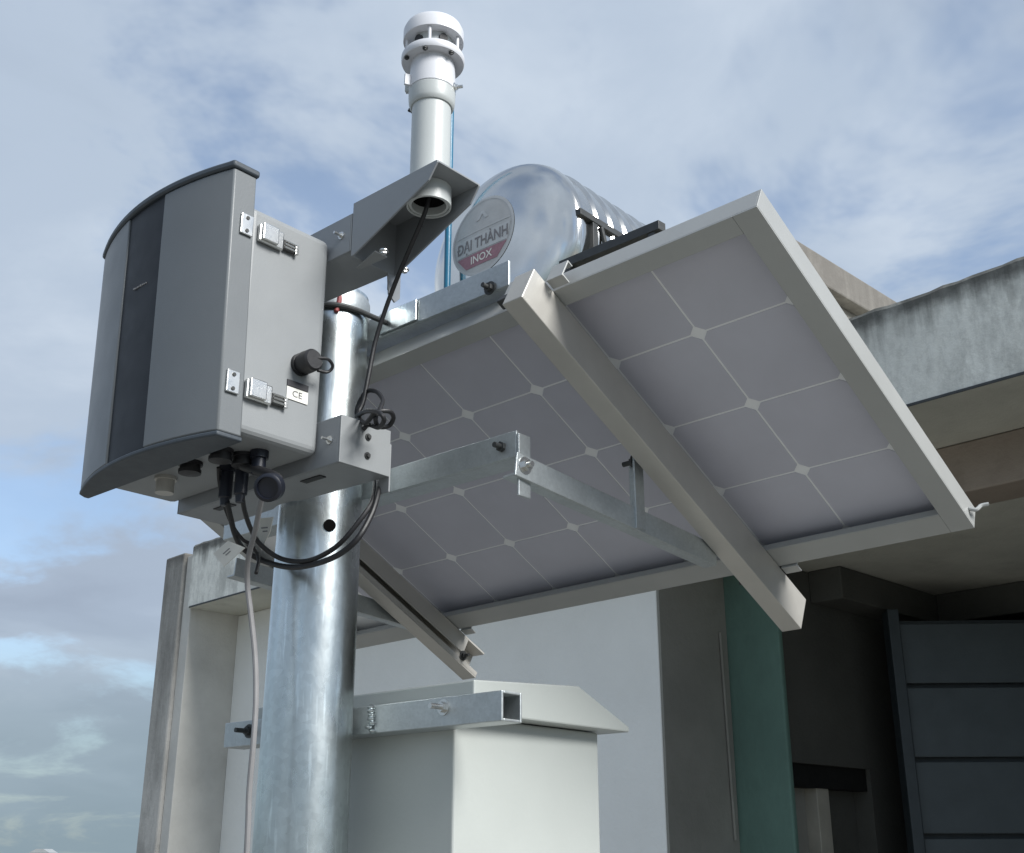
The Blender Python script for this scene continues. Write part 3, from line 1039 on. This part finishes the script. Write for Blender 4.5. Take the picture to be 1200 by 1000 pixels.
obj('lug', MB().boxf(lambda a, b, c: S0(z_neckb + .004 + c) + df * (.034 + b) + np.cross(Z, df) * a, -.0022, .0022, 0, .010, 0, .019), M_WHITE, ws, .0006)
df2 = U * math.cos(math.radians(-150)) + H * math.sin(math.radians(-150))
obj('lug', MB().boxf(lambda a, b, c: S0(z_neckb + .004 + c) + df2 * (.034 + b) + np.cross(Z, df2) * a, -.004, .004, 0, .008, .004, .016), M_PVC, ws, .0006)

# ------------------------------------------------------------------ equipment enclosure
ER = -1.241
zB, zT = 2.072, 2.464
en = thing('equipment_enclosure', P(-1.43, .9, 2.06), 'grey weatherproof equipment enclosure with bowed door and charcoal centre strip', 'enclosure')
LH = lambda z: -.028 * (z - 2.27)                     # slight forward lean of the door
D = lambda u, h, z: P(u, h + LH(z), z)
front = [(-1.241, .805), (-1.310, .788), (-1.378, .778), (-1.430, .778), (-1.480, .784), (-1.577, .806), (-1.622, .824)]
back_h = .843


def plan_slab(poly, z0, z1):
    m = MB()
    n = len(poly)
    vs = [D(u, h, z0) for u, h in poly] + [D(u, h, z1) for u, h in poly]
    m.add(vs, [tuple(range(n)), tuple(range(2 * n - 1, n - 1, -1))])
    m.f += [((i + 1) % n, i, n + i, n + (i + 1) % n) for i in range(n)]
    m.sm += [True] * n
    return m


def bow(u):
    """depth of the bowed door face across its width"""
    xs = [-1.622, -1.577, -1.480, -1.430, -1.378, -1.310, -1.241]
    t_ = (u + 1.41) / .20
    return float(np.polyval(np.polyfit(xs, [.824, .806, .784, .779, .778, .788, .805], 4), u))


def run(u0, u1, n, lift=0.0):
    return [(u0 + (u1 - u0) * k / n, bow(u0 + (u1 - u0) * k / n) + lift) for k in range(n + 1)]


right = run(-1.241, -1.378, 10) + [(-1.378, back_h), (-1.241, back_h)]
left = run(-1.480, -1.622, 10) + [(-1.628, .836), (-1.628, back_h), (-1.480, back_h)]
strip_ = run(-1.3785, -1.4795, 8, .0028) + [(-1.4795, back_h), (-1.3785, back_h)]
dr_ = obj('door', plan_slab(right, zB, zT), M_DOOR, en, .0025, label='right hand grey door face with straight edge')
obj('door_side', plan_slab(left, zB, zT), M_DOOR, dr_, .002)
obj('centre_strip', plan_slab(strip_, zB, zT), M_STRIP, dr_, .001)
# trims that cap the door above and below
def outset(k):
    return [(-1.241 + k, bow(-1.241) - k)] + run(-1.250, -1.610, 22, -k) + [(-1.622 - k, bow(-1.622) - k * .7), (-1.631 - k, .836), (-1.631 - k, back_h + k), (-1.241 + k, back_h + k)]


obj('top_trim', plan_slab(outset(.0035), zT + .0002, zT + .011), M_CAP, dr_, .003)
obj('bottom_trim', plan_slab(outset(.001), zB - .007, zB - .0002), M_CAP, dr_, .002)
nm = MB()
for k, w_ in enumerate((3, 2.2, 2.6, 2.2, 1.4, 2.4, 2.2, 2.6)):
    x_ = -.019 + k * .0046
    nm.boxf(lambda a, b, c: D(-1.425 + a, .7803 - b, 2.332 + c), x_, x_ + w_ * .001, -.001, .0004, -.0011, .0011 + (.0008 if k in (0, 4) else 0))
obj('maker_mark', nm, M_GREYC, dr_)
bd = obj('body', MB().boxf(P, -1.60, ER - .001, back_h - .012, .979, 2.078, 2.420), M_BODY, en, .012, 4)


def latch(zc):
    la = obj('latch', MB().boxf(P, ER, ER + .007, .846, .888, zc - .013, zc + .015), M_STAIN, en, .002)
    obj('keeper', MB().boxf(P, ER + .0002, ER + .004, .816, .836, zc - .012, zc + .020), M_STAIN, la, .001)
    obj('lever', MB().boxf(P, ER + .0072, ER + .0115, .849, .876, zc - .011, zc + .016), M_STAIN, la, .0015)
    obj('spring', MB().boxf(P, ER + .0002, ER + .006, .889, .909, zc - .0095, zc + .007), M_DARKST, la, .002)
    obj('hook', MB().boxf(P, ER + .0002, ER + .007, .9095, .915, zc - .010, zc + .006), M_STAIN, la, .001)
    for z_ in (-.006, .014):
        obj('screw', MB().cyl(P(ER + .004, .826, zc + z_), P(ER + .0052, .826, zc + z_), .0028, 12), M_DARKST, la)
    for k in range(3):
        obj('wire', MB().cyl(P(ER + .0065, .890, zc - .006 + k * .005), P(ER + .0065, .911, zc - .006 + k * .005), .0013, 8), M_STAIN, la)
    return la


latch(2.378); latch(2.140)
# capped socket on the side
pq = hu(352, 428, ER); pu, ph_, pz = ER, float(pq @ H), float(pq[2])
pg = obj('socket', MB().lathe(P(pu - .001, ph_, pz), U, [(0, .0165), (.006, .0165), (.0062, .0145), (.014, .0145), (.0142, .0165), (.030, .0160), (.033, .0135)], 28), M_BLACK, en)
obj('cap_ring', MB().tube([P(pu + .030, ph_ + .006, pz + .004), P(pu + .034, ph_ + .022, pz + .006), P(pu + .030, ph_ + .034, pz + .000), P(pu + .024, ph_ + .030, pz - .008), P(pu + .022, ph_ + .014, pz - .010)], .0024, 8, 6), M_BLACK, pg)
# stickers
l1 = hu(348, 452, ER); l2 = hu(345, 467, ER)
obj('sticker', MB().boxf(P, ER - .001, ER + .0006, float(l1 @ H) - .017, float(l1 @ H) + .020, float(l1[2]) - .004, float(l1[2]) + .005), M_INK, en)
s2 = obj('sticker', MB().boxf(P, ER - .001, ER + .0006, float(l1 @ H) - .017, float(l1 @ H) + .020, float(l1[2]) - .0235, float(l1[2]) - .0055), M_TAG, en)
obj('print', text_mesh('CE', .013, lambda x, y: P(ER + .0009, float(l1 @ H) + .001 + x * 1.15, float(l1[2]) - .0145 + y)), M_INK, s2)
# glands and sockets under the enclosure
def gland(u, h, r, ln, m=None, name='cable_gland', lip=True):
    pr = [(0, r * 1.2), (.006, r * 1.2), (.0062, r), (ln, r)]
    if lip:
        pr += [(ln + .0005, r * 1.12), (ln + .006, r * 1.1), (ln + .007, r * .7)]
    return obj(name, MB().lathe(P(u, h, 2.079), -Z, pr, 24), m or M_BLACK, en)


for px, m_, r_, ln_ in (((256, 541), M_BLACK, .0145, .012), ((222, 556), M_BLACK, .0145, .012), ((193, 573), M_RAIL, .0135, .026)):
    q = hz(px[0], px[1], 2.060)
    gland(float(q @ U), float(min(max(q @ H, .87), .955)), r_, ln_, m_, lip=m_ is M_BLACK)
q = hz(315, 556, 2.06)
ug, hg = float(q @ U), .905
gland(ug, hg, .015, .012, M_BLACK)
# hanging round connector that faces the viewer
qc = hh(315, 571, hg - .02)
cn = obj('connector', MB().lathe(qc + A3([.003, .022, .008]), A3([-.10, -.93, -.36]), [(0, .012), (.012, .014), (.014, .0190), (.030, .0190), (.032, .0165), (.0322, .0145), (.028, .014)], 28), M_NAVY, en)
obj('connector', MB().tube([P(ug, hg, 2.062), qc + A3([.003, .028, .022]), qc + A3([.003, .020, .008])], .0075, 12, 5), M_BLACK, en)
for (x0, y0) in ((266, 572), (284, 568)):
    qa = hh(x0, y0 - 16, .92); qb = hh(x0, y0 + 20, .92)
    obj('connector', MB().lathe(A3([qa[0], qa[1], 2.079]), -Z, [(0, .012), (.010, .012), (.0102, .0095), (2.079 - qb[2] - .012, .0095), (2.079 - qb[2] - .010, .007), (2.079 - qb[2], .006)], 20), M_NAVY, en)
qa = hh(303, 545, .91)
obj('connector', MB().lathe(A3([qa[0], qa[1], 2.079]), -Z, [(0, .013), (.012, .013), (.0122, .010), (.034, .010), (.036, .006)], 20), M_NAVY, en)

# ------------------------------------------------------------------ cables
def cable(name, pts, r, m, label):
    return tag(obj(name, MB().tube(pts, r, 10, 8), m), label, 'cable')


pth = [P(us, hs, zbt + .013)]
for (x, y), h_ in (((497, 252), hs), ((484, 283), 1.03), ((466, 325), 1.045), ((452, 362), 1.05), ((440, 400), 1.05), ((432, 440), 1.045), ((426, 470), 1.04), ((420, 486), 1.03)):
    pth.append(hh(x, y, h_))
for (x, y), h_ in (((428, 496), 1.01), ((440, 484), 1.00), ((455, 482), 1.015), ((461, 489), 1.03), ((456, 499), 1.035), ((444, 500), 1.02), ((440, 490), 1.005), ((446, 478), 1.02), ((448, 468), 1.035), ((441, 459), 1.04), ((430, 459), 1.045), ((422, 470), 1.045), ((418, 484), 1.04), ((424, 497), 1.03)):
    pth.append(hh(x, y, h_))
cable('signal_cable', pth, .0034, M_BLACK, 'black cable hanging from the sensor tube and coiled on the lower bracket')
cable('signal_cable', [hh(418, 488, 1.03), hh(430, 482, 1.0), hh(444, 484, .99), hh(450, 492, .995), hh(444, 501, 1.01), hh(432, 498, 1.02), hh(426, 503, 1.02)], .0034, M_BLACK,
      'short thick black cable loop lying inside the coil on the lower bracket')
HL = 1.035
lo1 = [hh(266, 588, .92), hh(270, 606, .94), hh(276, 628, .97), hh(286, 644, 1.0), hh(310, 658, 1.03), hh(345, 665, 1.035), hh(385, 656, 1.03), hh(415, 636, 1.03), hh(434, 606, 1.05), hh(443, 578, 1.07), hh(444, 560, 1.09)]
lo2 = [hh(284, 584, .92), hh(287, 600, .94), hh(294, 620, .97), hh(305, 638, 1.0), hh(330, 655, 1.03), hh(362, 657, 1.035), hh(395, 640, 1.03), hh(420, 612, 1.04), hh(436, 588, 1.06), hh(440, 565, 1.09)]
cable('power_cable', lo1, .0042, M_BLACK, 'lower of two black cables looping under the enclosure across the pole')
cable('power_cable', lo2, .0036, M_BLACK, 'upper of two black cables looping under the enclosure across the pole')
gy = [hh(309, 580, .925), hh(305, 592, .93), hh(299, 622, .95), hh(291, 655, .97), hh(290, 685, .985), hh(294, 720, .99), hh(299, 770, .99), hh(300, 820, .985), hh(297, 870, .98), hh(292, 930, .98), hh(289, 1005, .98), P(-1.33, .98, 1.2), P(-1.32, .98, .6), P(-1.32, 1.0, .02)]
cable('network_cable', gy, .0040, M_GREYC, 'long grey cable dropping down the left side of the pole')
cable('spare_lead', [hh(256, 548, .90), hh(257, 566, .915), hh(262, 590, .94), hh(272, 615, .96), hh(284, 632, .98), hh(296, 640, 1.0), hh(303, 655, 1.01), hh(300, 672, 1.0)], .0028, M_BLACK,
      'thin black lead with a loose end hanging left of the grey cable')
# paper flags on the cables
def flag(name, pix, h_, label):
    pts = [hh(x, y, h_) for x, y in pix]
    m = MB().prism(pts, H * .0012)
    t = thing(name, pts[0], label, 'tag')
    obj('paper', m, M_TAG, t)
    c = sum(pts) / 4
    e = (pts[1] - pts[0]) / np.linalg.norm(pts[1] - pts[0]); e2 = (pts[3] - pts[0]) / np.linalg.norm(pts[3] - pts[0])
    for k_, w_ in ((-.004, .008), (.002, .006)):
        obj('print', MB().prism([c + e * -w_ + e2 * k_ - H * .0004, c + e * w_ + e2 * k_ - H * .0004, c + e * w_ + e2 * (k_ + .0022) - H * .0004, c + e * -w_ + e2 * (k_ + .0022) - H * .0004], H * .0002), M_GREYC, t)
    return t


flag('cable_tag', [(250, 649), (267, 634), (287, 642), (262, 664)], .955, 'white paper flag on the black cable, left of the grey cable')
flag('cable_tag', [(300, 608), (320, 606), (316, 624), (306, 645)], 1.005, 'pale paper flag between the grey cable and the pole')

# ------------------------------------------------------------------ cabinet and the square tube it hangs on
tz0, tz1 = 1.722, 1.763
tu0, tu1 = float(hh(263, 860, HC) @ U), float(hh(588, 825, HC) @ U)
tr = thing('mounting_tube', P(POLE_U, HC, tz0), 'galvanised square tube welded across the pole above the cabinet', 'square tube')
h0, h1, t = HC, HC + .042, .004
m = MB()
m.boxf(P, tu0, tu1, h0, h0 + t, tz0, tz1)
m.boxf(P, tu0, tu1, h1 - t, h1, tz0, tz1)
m.boxf(P, tu0, tu1, h0 + t + .0001, h1 - t - .0001, tz0, tz0 + t)
m.boxf(P, tu0, tu1, h0 + t + .0001, h1 - t - .0001, tz1 - t, tz1)
obj('tube', m, M_GALV_DULL, tr, .0012)
obj('tube_inside', MB().boxf(P, tu1 - .05, tu1 - .045, h0 + t, h1 - t, tz0 + t, tz1 - t), M_DARKST, tr)
bolt(tr, hh(520, 829, HC), -H, .0065, .020, M_STAIN)
bolt(tr, hh(292, 857, HC), -H, .0065, .020, M_DARKST)
wl = MB()
rr = random.Random(2)
for k in range(7):
    q = P(POLE_U + .068 + rr.uniform(-.002, .004), HC - .004 + rr.uniform(-.002, .002), tz0 + .003 + k * .0058)
    wl.lathe(q - Z * .004, Z, [(0, .001), (.002, .005), (.004, .0062), (.006, .005), (.008, .001)], 10)
obj('weld', wl, M_GALV, tr)

CU, CH0, CH1 = -1.2205, 1.2395, 1.577
cz0, cz1 = 1.02, 1.742
cb = thing('white_cabinet', P(-1.42, 1.4, cz0), 'white steel cabinet with sloping overhanging lid hung behind the pole', 'cabinet')
CL = -1.68
obj('body', MB().boxf(P, CL, CU, CH0, CH1, cz0, cz1), M_CABW, cb, .004, 3)
r0 = hu(548, 800, CU + .03); 
ridz = float(r0[2])
zr = float(hu(600, 826, CU + .035)[2])
ov = .035
k0 = CU + ov
zf_, zk_ = 1.762, 1.742
lid = MB()
fr, bk = CH0 + .003, CH1 + .040
ridge = CH0 + .245
pr = [(fr, 1.752), (fr, 1.790), (fr + .006, 1.793), (ridge - .02, 1.806), (bk, 1.753), (bk, 1.747), (CH1 + .002, 1.746)]
lid.prism([P(CL - ov, h_, z_) for h_, z_ in [(fr, 1.7435), (fr, 1.791), (ridge, 1.806), (bk, 1.752), (bk, 1.7435)]], U * (k0 - CL + ov))
obj('lid', lid, M_CABW, cb, .0025)
obj('screw', MB().boxf(P, CU - .004, CU + .003, CH0 + .012, CH0 + .024, 1.7300, 1.7375), M_DARKST, cb, .001)
None and obj('hanger', MB().boxf(P, CU - .08, CU - .05, HC + .0425, CH0 - .0005, 1.70, 1.755), M_GALV_DULL, cb) if CH0 - .0005 > HC + .0425 else None

# ------------------------------------------------------------------ far houses
for (x0, x1, yt, dist, lab, rf) in ((36, 58, 995, 520, 'distant white house on the hazy horizon, its roof just above the edge', True),):
    def gp(x, y):
        r = RX * (x - 600) / CAM_F - UP * (y - 500) / CAM_F + FW
        return EYE + r * dist / r[1]
    p0, p1 = gp(x0, yt), gp(x1, yt)
    w = float(p1[0] - p0[0]); cx = float(p0[0] + p1[0]) / 2; zt = float(p0[2])
    t_ = thing('far_house', (cx, dist, -18), lab, 'house')
    fn = lambda a, b, c: A3([cx + a, dist + b, c])
    obj('wall', MB().boxf(fn, -w / 2, w / 2, 0, 9, -18, zt - (1.6 if rf else .4)), M_HOUSE, t_)
    if rf:
        obj('roof', MB().prism([fn(-w / 2 - .4, -.4, zt - 1.59), fn(w / 2 + .4, -.4, zt - 1.59), fn(w * .2, -.4, zt), fn(-w * .2, -.4, zt)], A3([0, 9.8, 0])), M_HOUSE, t_)
    else:
        obj('roof', MB().boxf(fn, -w / 2 - .3, w / 2 + .3, -.3, 9.3, zt - .39, zt), M_HOUSE, t_)
    for k in range(2):
        obj('window', MB().boxf(fn, -w / 4 + k * w / 2 - .6, -w / 4 + k * w / 2 + .6, -.05, -.001, zt - 4.5, zt - 3.0), M_GLASS, t_)
